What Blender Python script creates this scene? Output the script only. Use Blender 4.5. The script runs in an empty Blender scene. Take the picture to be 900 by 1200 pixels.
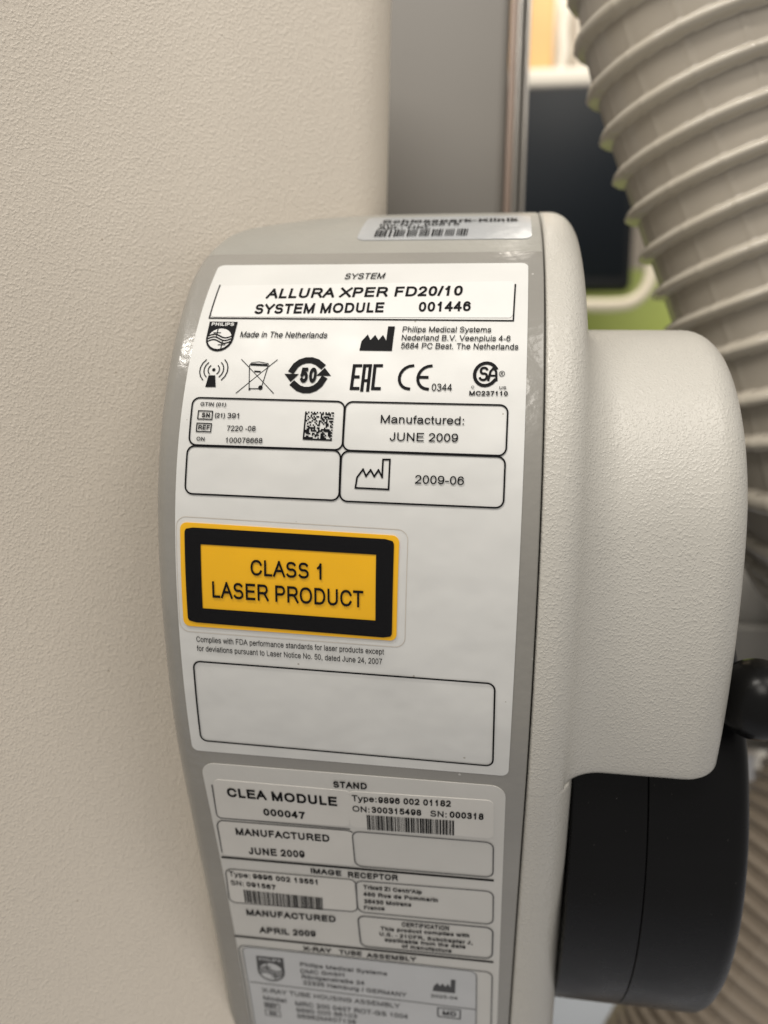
import bpy, bmesh, math, random
import numpy as np
from mathutils import Vector, Matrix
from mathutils.geometry import tessellate_polygon

# ------------------------------------------------------------------ scale
# built in decimetre-like units (one label width = 1) and written in metres
K, H0 = 0.1, 1.3
def V(x, y, z): return (x * K, y * K, z * K + H0)

SC = bpy.context.scene
COL = SC.collection
# ------------------------------------------------------------------ camera
YAW, PITCH, ROLL = math.radians(7.9359), math.radians(6.0), math.radians(1.27335)
fw = Vector((-math.sin(YAW) * math.cos(PITCH), math.cos(YAW) * math.cos(PITCH), -math.sin(PITCH)))
rt = Vector((math.cos(YAW), math.sin(YAW), 0))
up = rt.cross(fw)
r2 = rt * math.cos(ROLL) + up * math.sin(ROLL)
u2 = up * math.cos(ROLL) - rt * math.sin(ROLL)
cd = bpy.data.cameras.new('camera')
co = bpy.data.objects.new('camera', cd)
COL.objects.link(co)
m = Matrix((r2, u2, -fw)).transposed().to_4x4()
m.translation = V(0, 0, 0)
co.matrix_world = m
cd.sensor_fit = 'VERTICAL'
cd.sensor_height = 36.0
cd.lens = 36.0 * 903 / 1200
cd.clip_start, cd.clip_end = 0.01, 100
cd.dof.use_dof = True
cd.dof.focus_distance = 0.222
cd.dof.aperture_fstop = 7.0
SC.camera = co
# ------------------------------------------------------------------ world, light, exposure
SC.view_settings.view_transform = 'Standard'
SC.view_settings.look = 'None'
SC.view_settings.exposure = 0.0
SC.view_settings.gamma = 1.0
w = bpy.data.worlds.new('World'); SC.world = w; w.use_nodes = True
w.node_tree.nodes['Background'].inputs[0].default_value = (1.0, 0.955, 0.90, 1)
w.node_tree.nodes['Background'].inputs[1].default_value = 0.40
def area(name, loc, target, sx, sy, power, col):
    l = bpy.data.lights.new(name, 'AREA'); l.shape = 'RECTANGLE'
    l.size, l.size_y, l.energy, l.color = sx, sy, power, col
    o = bpy.data.objects.new(name, l); COL.objects.link(o)
    o.location = V(*loc)
    d = Vector(V(*target)) - Vector(o.location)
    o.rotation_euler = d.to_track_quat('-Z', 'Y').to_euler()
    return o
area('ceiling_lamp_strip', (-9.3, -4.5, 14), (-6, -4.5, 0), 0.16, 1.7, 30.0, (1.0, 0.945, 0.87))
area('fill_lamp_behind', (-0.5, -10, 12), (-.5, 2.5, -.5), 0.6, 0.6, 8.6, (1.0, 0.945, 0.865))  # unseen frontal fill behind the camera, added to brighten the housing
area('ceiling_lamp_side', (6.0, -3.0, 12), (1.0, 3.0, -.5), 0.6, 0.6, 5.5, (1.0, 0.945, 0.87))
area('ceiling_lamp_far', (3.0, 13.0, 15), (2, 18, 0), 0.8, 0.8, 14.0, (1.0, 0.92, 0.8))

# ------------------------------------------------------------------ helpers
def tag(o, label=None, cat=None, group=None, kind=None):
    for k, v in (('label', label), ('category', cat), ('group', group), ('kind', kind)):
        if v: o[k] = v
    return o
def empty(name, loc):
    o = bpy.data.objects.new(name, None); o.empty_display_size = 0.02
    COL.objects.link(o); o.location = V(*loc); return o
ORG = {}
def child_mesh(name, verts, faces, mats, parent, smooth=True, mi=None):
    """a part or sub-part: the mesh is written relative to its top-level thing's base"""
    me = bpy.data.meshes.new(name)
    org = ORG[parent.name]
    me.from_pydata([tuple(Vector(V(*v)) - org) for v in verts], [], faces)
    if not isinstance(mats, (list, tuple)): mats = [mats]
    for q in mats: me.materials.append(q)
    if mi is not None: me.polygons.foreach_set('material_index', mi)
    me.polygons.foreach_set('use_smooth', [smooth] * len(me.polygons))
    me.update()
    if smooth: me.set_sharp_from_angle(angle=math.radians(50))
    o = bpy.data.objects.new(name, me); COL.objects.link(o)
    o.parent = parent; ORG[o.name] = org
    return o
def thing(name, loc, label, cat, group=None):
    o = empty(name, loc); ORG[o.name] = Vector(V(*loc)); tag(o, label, cat, group); return o
def solo(name, shape, mats, label, cat, base=None, group=None, smooth=True):
    """a top-level thing that is one mesh, its origin at base"""
    vs = [Vector(V(*v)) for v in shape[0]]
    org = Vector(V(*base)) if base else sum(vs, Vector()) / len(vs)
    me = bpy.data.meshes.new(name); me.from_pydata([tuple(v - org) for v in vs], [], shape[1])
    for q in (mats if isinstance(mats, (list, tuple)) else [mats]): me.materials.append(q)
    me.polygons.foreach_set('use_smooth', [smooth] * len(me.polygons)); me.update()
    o = bpy.data.objects.new(name, me); COL.objects.link(o); o.location = org; ORG[o.name] = org
    return tag(o, label, cat, group)
def grid(rows, close=False):
    """rows of equal length -> verts, faces"""
    n, k = len(rows), len(rows[0]); vs = [p for r in rows for p in r]; fs = []
    for i in range(n - 1):
        for j in range(k if close else k - 1):
            a, b = i * k + j, i * k + (j + 1) % k
            fs.append((a, b, b + k, a + k))
    return vs, fs
def join(parts):
    vs, fs = [], []
    for a, b in parts:
        n = len(vs); vs += a; fs += [tuple(i + n for i in f) for f in b]
    return vs, fs
def rbox(x0, x1, y0, y1, z0, z1, r=0.02, seg=3):
    bm = bmesh.new()
    bmesh.ops.create_cube(bm, size=1)
    for v in bm.verts:
        v.co = ((x0 + x1) / 2 + v.co.x * (x1 - x0), (y0 + y1) / 2 + v.co.y * (y1 - y0), (z0 + z1) / 2 + v.co.z * (z1 - z0))
    bmesh.ops.bevel(bm, geom=bm.edges[:], offset=r, segments=seg, affect='EDGES', profile=0.5)
    bm.verts.index_update()
    out = [tuple(v.co) for v in bm.verts], [tuple(v.index for v in f.verts) for f in bm.faces]
    bm.free(); return out
def tube(pts, r, n=16, cap=True):
    P = [Vector(p) for p in pts]; rows = []; ref = Vector((0, 0, 1))
    t0 = (P[1] - P[0]).normalized()
    if abs(t0.dot(ref)) > .9: ref = Vector((1, 0, 0))
    nrm = (ref - t0 * ref.dot(t0)).normalized()
    for i, p in enumerate(P):
        t = (P[min(i + 1, len(P) - 1)] - P[max(i - 1, 0)]).normalized()
        nrm = (nrm - t * nrm.dot(t)).normalized(); b = t.cross(nrm)
        rows.append([tuple(p + (nrm * math.cos(a) + b * math.sin(a)) * r) for a in [2 * math.pi * k / n for k in range(n)]])
    vs, fs = grid(rows, True)
    if cap: fs += [tuple(range(n))[::-1], tuple(range(len(vs) - n, len(vs)))]
    return vs, fs
def catmull(pts, n):
    P = [Vector(p) for p in pts]; P = [2 * P[0] - P[1]] + P + [2 * P[-1] - P[-2]]; out = []
    for i in range(1, len(P) - 2):
        for k in range(n):
            t = k / n; a, b, c, d = P[i - 1:i + 3]
            out.append(0.5 * (2 * b + (c - a) * t + (2 * a - 5 * b + 4 * c - d) * t * t + (3 * b - a - 3 * c + d) * t ** 3))
    out.append(P[-2]); return out

# ------------------------------------------------------------------ materials
def mat(name, col, rough=0.5, bump=None, coat=0.0, metal=0.0, mottle=0.0, mscale=30, spec=0.5, rvar=0.0):
    mt = bpy.data.materials.new(name); mt.use_nodes = True
    nt = mt.node_tree; b = nt.nodes['Principled BSDF']
    b.inputs['Base Color'].default_value = (*col, 1)
    b.inputs['Roughness'].default_value = rough
    b.inputs['Metallic'].default_value = metal
    b.inputs['Specular IOR Level'].default_value = spec
    if coat:
        b.inputs['Coat Weight'].default_value = coat; b.inputs['Coat Roughness'].default_value = 0.12
    tc = nt.nodes.new('ShaderNodeTexCoord')
    if mottle:
        n = nt.nodes.new('ShaderNodeTexNoise'); n.inputs['Scale'].default_value = mscale; n.inputs['Detail'].default_value = 6
        nt.links.new(tc.outputs['Object'], n.inputs['Vector'])
        r = nt.nodes.new('ShaderNodeMapRange')
        r.inputs['From Min'].default_value = .3; r.inputs['From Max'].default_value = .7
        r.inputs['To Min'].default_value = 1 - mottle; r.inputs['To Max'].default_value = 1 + mottle
        nt.links.new(n.outputs['Fac'], r.inputs['Value'])
        mx = nt.nodes.new('ShaderNodeVectorMath'); mx.operation = 'SCALE'
        mx.inputs[0].default_value = col
        nt.links.new(r.outputs['Result'], mx.inputs['Scale'])
        nt.links.new(mx.outputs['Vector'], b.inputs['Base Color'])
    if rvar:
        n = nt.nodes.new('ShaderNodeTexNoise'); n.inputs['Scale'].default_value = 60; n.inputs['Detail'].default_value = 5
        nt.links.new(tc.outputs['Object'], n.inputs['Vector'])
        r = nt.nodes.new('ShaderNodeMapRange')
        r.inputs['From Min'].default_value = .35; r.inputs['From Max'].default_value = .65
        r.inputs['To Min'].default_value = rough - rvar; r.inputs['To Max'].default_value = rough + rvar
        nt.links.new(n.outputs['Fac'], r.inputs['Value']); nt.links.new(r.outputs['Result'], b.inputs['Roughness'])
    if bump:
        prev = None
        for sc, st, dist, det, *clip in bump:
            n = nt.nodes.new('ShaderNodeTexNoise'); n.inputs['Scale'].default_value = sc; n.inputs['Detail'].default_value = det
            n.inputs['Roughness'].default_value = .45
            nt.links.new(tc.outputs['Object'], n.inputs['Vector'])
            bp = nt.nodes.new('ShaderNodeBump'); bp.inputs['Strength'].default_value = st; bp.inputs['Distance'].default_value = dist
            if clip:
                cr = nt.nodes.new('ShaderNodeMapRange'); cr.interpolation_type = 'SMOOTHSTEP'
                cr.inputs['From Min'].default_value = clip[0]; cr.inputs['From Max'].default_value = clip[1]
                nt.links.new(n.outputs['Fac'], cr.inputs['Value']); nt.links.new(cr.outputs['Result'], bp.inputs['Height'])
            else: nt.links.new(n.outputs['Fac'], bp.inputs['Height'])
            if prev: nt.links.new(prev.outputs['Normal'], bp.inputs['Normal'])
            prev = bp
        nt.links.new(prev.outputs['Normal'], b.inputs['Normal'])
        if coat: nt.links.new(prev.outputs['Normal'], b.inputs['Coat Normal'])
    return mt
M = {}
M['ink'] = mat('black_ink', (.006, .006, .007), .55, spec=.08)
M['grayink'] = mat('grey_ink', (.05, .05, .052), .5)
M['paper'] = mat('label_paper', (.665, .667, .65), .46, [(55, .22, .004, 2)], mottle=.03, mscale=45, rvar=.08)
M['paper2'] = mat('title_sticker_paper', (.72, .72, .705), .42, mottle=.02, mscale=60)
M['paper3'] = mat('sticker_paper', (.645, .63, .595), .45, mottle=.03, mscale=60)
M['oldpaper'] = mat('stand_label_paper', (.60, .59, .56), .42, mottle=.03, mscale=50)
M['plate'] = mat('tube_plate_foil', (.54, .55, .56), .45, mottle=.04, mscale=60)
M['foil'] = mat('inventory_foil', (.47, .49, .51), .28, [(160, .12, .002, 3)], metal=.25, mottle=.05, mscale=80)
M['yellow'] = mat('warning_yellow', (.90, .48, .004), .4, mottle=.03, mscale=60)
M['panel'] = mat('panel_grey_paint', (.325, .318, .288), .42, [(420, .25, .0006, 2)], mottle=.05, mscale=40, rvar=.1)
M['film'] = mat('laminate_film', (.272, .262, .238), .2, [(330, .3, .0005, 2), (30, .08, .004, 2)], coat=.35, mottle=.06, mscale=35)
M['seal'] = mat('dark_seal', (.03, .028, .025), .6)
M['cover'] = mat('textured_cover_paint', (.53, .512, .466), .28, [(1350, .5, .00027, 2.2, .42, .80), (700, .22, .0004, 3), (3000, .25, .0001, 1)], mottle=.02, mscale=25)
M['housing'] = mat('textured_housing_paint', (.70, .635, .545), .42, [(1250, .5, .00036, 2.2, .42, .80), (650, .25, .0005, 3), (3000, .25, .0001, 1)], mottle=.025, mscale=9)
M['black'] = mat('black_drum_plastic', (.0035, .0035, .004), .30, [(900, .08, .0004, 2)], rvar=.06, spec=.2)
M['knob'] = mat('black_knob_plastic', (.004, .004, .004), .27, spec=.2)
M['steel'] = mat('rod_steel', (.5, .5, .5), .3, metal=1)
M['brownhose'] = mat('brown_hose_plastic', (.29, .24, .185), .45, mottle=.1, mscale=14)
M['lit_rib'] = mat('taupe_hose_lit_rib', (.47, .43, .36), .18, [(140, .05, .002, 2)], mottle=.04, mscale=30)  # same plastic as the hose; light caught by the ribs painted in as paler colour
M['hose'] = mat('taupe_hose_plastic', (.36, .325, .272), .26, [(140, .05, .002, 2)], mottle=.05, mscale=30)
M['column'] = mat('taupe_column_paint', (.20, .187, .168), .45, mottle=.05, mscale=6)
M['trim'] = mat('column_trim_alu', (.42, .40, .37), .3, metal=.6)
M['reflecttrim'] = mat('column_trim_reflection', (.34, .26, .215), .35, metal=.2)  # pinkish reflection on this strip put into its base colour
M['bezel'] = mat('monitor_black', (.012, .013, .015), .5, spec=.2)
M['screen'] = mat('monitor_glass', (.007, .010, .014), .55, spec=.15)
M['white'] = mat('white_plastic', (.72, .68, .60), .4)
M['greybox'] = mat('grey_beige_plastic', (.50, .45, .38), .5)
M['orange'] = mat('orange_beige_carton', (.74, .46, .19), .6, mottle=.05, mscale=8)
M['green'] = mat('lime_green_laminate', (.45, .52, .14), .45, mottle=.04, mscale=6)
M['cream'] = mat('cream_tube_enamel', (.72, .65, .50), .35)
M['wall'] = mat('room_wall_paint', (.50, .44, .37), .8, mottle=.04, mscale=3)
M['floor'] = mat('pale_floor_vinyl', (.50, .52, .58), .5, mottle=.05, mscale=5)
M['bracket'] = mat('grey_bracket_paint', (.30, .29, .27), .45)
M['cloth'] = mat('pale_blue_sheet', (.58, .63, .72), .7, mottle=.04, mscale=8)

def specks(mt, scale, size, col, amount):
    nt = mt.node_tree; b = nt.nodes['Principled BSDF']
    tc = nt.nodes.new('ShaderNodeTexCoord')
    v = nt.nodes.new('ShaderNodeTexVoronoi'); v.inputs['Scale'].default_value = scale
    nt.links.new(tc.outputs['Object'], v.inputs['Vector'])
    c1 = nt.nodes.new('ShaderNodeMath'); c1.operation = 'LESS_THAN'; c1.inputs[1].default_value = size
    nt.links.new(v.outputs['Distance'], c1.inputs[0])
    sp = nt.nodes.new('ShaderNodeSeparateColor'); nt.links.new(v.outputs['Color'], sp.inputs['Color'])
    c2 = nt.nodes.new('ShaderNodeMath'); c2.operation = 'LESS_THAN'; c2.inputs[1].default_value = amount
    nt.links.new(sp.outputs['Red'], c2.inputs[0])
    mu = nt.nodes.new('ShaderNodeMath'); mu.operation = 'MULTIPLY'
    nt.links.new(c1.outputs[0], mu.inputs[0]); nt.links.new(c2.outputs[0], mu.inputs[1])
    mx = nt.nodes.new('ShaderNodeMix'); mx.data_type = 'RGBA'
    nt.links.new(mu.outputs[0], mx.inputs['Factor'])
    old = b.inputs['Base Color']
    if old.is_linked: nt.links.new(old.links[0].from_socket, mx.inputs['A'])
    else: mx.inputs['A'].default_value = old.default_value
    mx.inputs['B'].default_value = (*col, 1)
    nt.links.new(mx.outputs['Result'], b.inputs['Base Color'])
specks(M['black'], 900, .10, (.10, .095, .09), .03)
specks(M['black'], 420, .06, (.18, .17, .16), .012)
specks(M['housing'], 330, .10, (.34, .28, .21), .012)
specks(M['cover'], 420, .10, (.25, .22, .18), .012)
specks(M['paper'], 260, .09, (.42, .40, .36), .05)
specks(M['film'], 300, .12, (.50, .49, .46), .06)
specks(M['yellow'], 300, .08, (.35, .22, .02), .05)

# ------------------------------------------------------------------ curved front of the module
CX, Y0, Z0 = -0.91881, 2.43214, 0.44291
KS = np.array([-1.6, -.75, -.45, -.2, 0, .2, .4, .6, .8, 1.0, 1.3, 1.7, 2.2, 2.9, 4.0])
AL = np.radians([90.02, 72.35, 62.53, 51.6, 41.74, 31.77, 21.65, 10.38, .29, -5.85, -12.53, -21.97, -20.29, -17.94, -17.94])
SG = np.linspace(-1.6, 4.0, 1121)
_a = np.interp(SG, KS, AL); _a = np.convolve(np.pad(_a, 20, mode='edge'), np.ones(41) / 41, 'valid')
_am = (_a[1:] + _a[:-1]) / 2; _ds = SG[1] - SG[0]
_Y = np.concatenate([[0], np.cumsum(-np.sin(_am) * _ds)]); _Z = np.concatenate([[0], np.cumsum(-np.cos(_am) * _ds)])
_Y += Y0 - np.interp(0, SG, _Y); _Z += Z0 - np.interp(0, SG, _Z)
def prof(s):
    f = (s - SG[0]) / _ds; i = min(max(int(f), 0), len(SG) - 2); t = f - i
    a = _a[i] + (_a[i + 1] - _a[i]) * t
    return _Y[i] + (_Y[i + 1] - _Y[i]) * t, _Z[i] + (_Z[i + 1] - _Z[i]) * t, a
def surf(u, s, off=0.0):
    y, z, a = prof(s)
    return (CX + u, y - math.cos(a) * off, z + math.sin(a) * off)
# ------------------------------------------------------------------ lettering: a monoline stroke alphabet
def A(cx, cy, rx, ry, a0, a1, p=2.25):
    n = max(3, int(abs(a1 - a0) / 18)); out = []
    for i in range(n + 1):
        t = math.radians(a0 + (a1 - a0) * i / n); c, s = math.cos(t), math.sin(t)
        out.append((cx + rx * math.copysign(abs(c) ** (2 / p), c), cy + ry * math.copysign(abs(s) ** (2 / p), s)))
    return out
O_ = A(.5, .5, .5, .5, 0, 360); o_ = A(.5, .36, .5, .36, 0, 360)
G = {}
def g(ch, adv, x0, x1, *paths): G[ch] = (adv / 716, x0 / 716, x1 / 716, paths)
g('A', 667, 2, 665, [(0, 0), (.5, 1), (1, 0)], [(.2, .36), (.8, .36)])
g('B', 667, 73, 620, [(0, 0), (0, 1), (.6, 1)] + A(.6, .76, .34, .24, 80, -90) + [(0, .52)], [(.6, .52)] + A(.64, .26, .36, .26, 80, -80) + [(.6, 0), (0, 0)])
g('C', 722, 50, 680, A(.52, .5, .52, .5, 28, 332))
g('D', 722, 78, 680, [(0, 0), (0, 1), (.45, 1)] + A(.45, .5, .55, .5, 80, -80) + [(.45, 0), (0, 0), (0, .1)])
g('E', 667, 80, 620, [(1, 1), (0, 1), (0, 0), (1, 0)], [(0, .53), (.92, .53)])
g('F', 611, 82, 570, [(1, 1), (0, 1), (0, 0)], [(0, .5), (.86, .5)])
g('G', 778, 53, 710, A(.52, .5, .52, .5, 32, 318) + [(1, .2), (1, .46), (.56, .46)])
g('H', 722, 80, 643, [(0, 0), (0, 1)], [(1, 0), (1, 1)], [(0, .53), (1, .53)])
g('I', 278, 93, 187, [(.5, 0), (.5, 1)])
g('J', 500, 20, 425, [(1, 1), (1, .3)] + A(.5, .3, .5, .3, 0, -170))
g('K', 667, 75, 665, [(0, 0), (0, 1)], [(.96, 1), (0, .36)], [(.34, .6), (1, 0)])
g('L', 556, 73, 520, [(0, 1), (0, 0), (1, 0)])
g('M', 833, 74, 758, [(0, 0), (0, 1), (.5, 0), (1, 1), (1, 0)])
g('N', 722, 76, 640, [(0, 0), (0, 1), (1, 0), (1, 1)])
g('O', 778, 48, 730, O_)
g('P', 667, 77, 625, [(0, 0), (0, 1), (.6, 1)] + A(.6, .73, .4, .27, 80, -80) + [(.6, .46), (0, .46)])
g('Q', 778, 43, 735, O_, [(.62, .26), (1, -.05)])
g('R', 722, 79, 700, [(0, 0), (0, 1), (.58, 1)] + A(.56, .73, .36, .27, 80, -80) + [(.58, .46), (0, .46)], [(.5, .46), (.66, .42), (1, 0)])
g('S', 667, 45, 615, A(.5, .755, .45, .245, 28, 255) + A(.5, .265, .5, .265, 75, -152))
g('T', 611, 23, 587, [(0, 1), (1, 1)], [(.5, 1), (.5, 0)])
g('U', 722, 79, 643, [(0, 1), (0, .34)] + A(.5, .34, .5, .34, 180, 360) + [(1, 1)])
g('V', 667, 5, 662, [(0, 1), (.5, 0), (1, 1)])
g('W', 944, 10, 934, [(0, 1), (.26, 0), (.5, 1), (.74, 0), (1, 1)])
g('X', 667, 5, 662, [(0, 1), (1, 0)], [(0, 0), (1, 1)])
g('Y', 667, 5, 662, [(0, 1), (.5, .44), (1, 1)], [(.5, .46), (.5, 0)])
g('Z', 611, 20, 590, [(.03, 1), (1, 1), (0, 0), (1, 0)])
g('0', 556, 42, 510, O_)
g('1', 556, 110, 375, [(0, .74), (.55, .86), (.86, 1), (.86, 0)])
g('2', 556, 30, 507, A(.5, .7, .47, .3, 165, -28) + [(.02, 0), (1, 0)])
g('3', 556, 42, 512, A(.48, .76, .44, .24, 160, -85), A(.49, .27, .51, .27, 95, -152), [(.4, .52), (.55, .52)])
g('4', 556, 13, 510, [(.72, 0), (.72, 1), (0, .3), (1, .3)])
g('5', 556, 35, 515, [(.92, 1), (.2, 1), (.07, .52)] + A(.5, .33, .5, .33, 125, -145))
g('6', 556, 38, 512, A(.5, .32, .5, .32, 0, 360), A(.52, .5, .52, .5, 38, 195))
g('7', 556, 47, 510, [(0, 1), (1, 1), (.6, .55), (.34, 0)])
g('8', 556, 40, 515, A(.5, .76, .43, .24, 0, 360), A(.5, .265, .5, .265, 0, 360))
g('9', 556, 42, 515, A(.5, .68, .5, .32, 0, 360), A(.48, .5, .52, .5, 15, -142))
XH = .72
g('a', 556, 36, 515, A(.49, .52, .43, .2, 160, 8) + [(.92, .14), (1, 0)], [(.92, .44), (.45, .38)] + A(.38, .19, .38, .19, 95, 320) + [(.92, .2)])
g('b', 556, 66, 520, [(0, 0), (0, 1)], o_)
g('c', 500, 40, 480, A(.52, .36, .52, .36, 35, 325))
g('d', 556, 35, 490, [(1, 0), (1, 1)], o_)
g('e', 556, 38, 515, [(.02, .38), (1, .38)] + A(.5, .36, .5, .36, 5, 328))
g('f', 278, 9, 290, [(.42, 0), (.42, .8)] + A(.85, .8, .43, .2, 180, 80), [(0, .68), (.9, .68)])
g('g', 556, 35, 490, o_, [(1, .72), (1, -.02)] + A(.5, -.02, .5, .22, 0, -160))
g('h', 556, 66, 487, [(0, 0), (0, 1)], [(0, .42)] + A(.5, .42, .5, .3, 180, 0) + [(1, 0)])
g('i', 222, 66, 155, [(.5, 0), (.5, XH)], [(.5, .955), (.5, 1)])
g('j', 222, -46, 154, [(.9, XH), (.9, -.1), (.6, -.22), (0, -.22)], [(.9, .88), (.9, 1)])
g('k', 500, 66, 495, [(0, 0), (0, 1)], [(.94, XH), (0, .24)], [(.36, .42), (1, 0)])
g('l', 222, 64, 152, [(.5, 0), (.5, 1)])
g('m', 833, 66, 770, [(0, 0), (0, XH)], [(0, .46)] + A(.25, .46, .25, .26, 180, 0) + [(.5, 0)], [(.5, .46)] + A(.75, .46, .25, .26, 180, 0) + [(1, 0)])
g('n', 556, 66, 487, [(0, 0), (0, XH)], [(0, .42)] + A(.5, .42, .5, .3, 180, 0) + [(1, 0)])
g('o', 556, 33, 520, o_)
g('p', 556, 66, 520, [(0, -.26), (0, XH)], o_)
g('q', 556, 35, 490, [(1, -.26), (1, XH)], o_)
g('r', 333, 65, 345, [(0, 0), (0, XH)], [(0, .42)] + A(.8, .42, .8, .3, 180, 80))
g('s', 500, 31, 465, A(.5, .545, .44, .175, 18, 255) + A(.5, .19, .5, .19, 75, -165))
g('t', 278, 17, 270, [(.42, .94), (.42, .16)] + A(.8, .16, .38, .16, 180, 275), [(0, .68), (.95, .68)])
g('u', 556, 63, 485, [(0, XH), (0, .3)] + A(.5, .3, .5, .3, 180, 360), [(1, XH), (1, 0)])
g('v', 500, 5, 495, [(0, XH), (.5, 0), (1, XH)])
g('w', 722, 5, 715, [(0, XH), (.25, 0), (.5, XH), (.75, 0), (1, XH)])
g('x', 500, 5, 495, [(0, XH), (1, 0)], [(0, 0), (1, XH)])
g('y', 500, 5, 495, [(0, XH), (.5, 0)], [(1, XH), (.46, -.12), (.3, -.25), (.06, -.25)])
g('z', 500, 20, 480, [(.03, XH), (1, XH), (0, 0), (1, 0)])
g('ö', 556, 33, 520, o_, [(.25, .94), (.25, 1)], [(.75, .94), (.75, 1)])
g('ß', 611, 66, 570, [(0, 0), (0, .72)] + A(.42, .72, .42, .28, 180, -40) + [(.5, .52)] + A(.55, .25, .45, .25, 80, -120))
g('.', 278, 90, 188, [(.5, 0), (.5, .05)])
g(',', 278, 83, 188, [(.6, .05), (.6, -.03), (.3, -.16)])
g(':', 278, 90, 188, [(.5, 0), (.5, .05)], [(.5, .62), (.5, .68)])
g('-', 333, 32, 300, [(0, .34), (1, .34)])
g('/', 278, 0, 278, [(0, 0), (1, 1)])
g('(', 333, 60, 300, [(1, 1.03), (.35, .8), (0, .4), (.35, 0), (1, -.25)])
g(')', 333, 35, 275, [(0, 1.03), (.65, .8), (1, .4), (.65, 0), (0, -.25)])
g("'", 191, 50, 140, [(.5, .72), (.5, 1)])
g(' ', 278, 0, 0)

def ribbon(path, w, caps=True):
    """flat stroke of width w along a 2-D path, square ends, split at sharp turns -> verts, faces"""
    P = [Vector(p) for p in path]
    Q = [P[0]]
    for p in P[1:]:
        if (p - Q[-1]).length > 1e-6: Q.append(p)
    P = Q
    if len(P) < 2: return [], []
    for i in range(1, len(P) - 1):
        a, b = (P[i] - P[i - 1]).normalized(), (P[i + 1] - P[i]).normalized()
        if a.dot(b) < -.25: return join([ribbon(P[:i + 1], w, caps), ribbon(P[i:], w, caps)])
    closed = (P[0] - P[-1]).length < 1e-5
    if closed: P = P[:-1]
    elif caps:
        P[0] = P[0] - (P[1] - P[0]).normalized() * w / 2; P[-1] = P[-1] + (P[-1] - P[-2]).normalized() * w / 2
    n = len(P); vs = []
    for i in range(n):
        a = (P[i] - P[i - 1]).normalized() if (closed or i > 0) else None
        b = (P[(i + 1) % n] - P[i]).normalized() if (closed or i < n - 1) else None
        if a is None: a = b
        if b is None: b = a
        na, nb = Vector((-a.y, a.x)), Vector((-b.y, b.x))
        m_ = (na + nb).normalized(); m_ = m_ / max(m_.dot(na), .5)
        vs += [tuple(P[i] + m_ * w / 2), tuple(P[i] - m_ * w / 2)]
    fs = []
    for i in range(n if closed else n - 1):
        j = (i + 1) % n
        fs.append((2 * i, 2 * i + 1, 2 * j + 1, 2 * j))
    return vs, fs
def text_shape(s, u0, s0, u1, s1, cap, w, sl):
    """lettering in label coordinates, from the left end to the right end of its baseline"""
    pen = 0; parts = []; lo, hi = 1e9, -1e9
    for ch in s:
        adv, x0, x1, paths = G[ch]
        for p in paths:
            sk = [(pen + x0 + w / 2 + x * max(x1 - x0 - w, 0.001), w / 2 + y * (1 - w)) for x, y in p]
            parts.append(ribbon(sk, w))
        if paths: lo = min(lo, pen + x0); hi = max(hi, pen + x1)
        pen += adv
    vs, fs = join(parts); k = 1 / (hi - lo); out = []
    for x, y in vs:
        t = (x - lo) * k + sl * y * k
        out.append((u0 + (u1 - u0) * t, s0 + (s1 - s0) * t - cap * y))
    return out, fs

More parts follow.
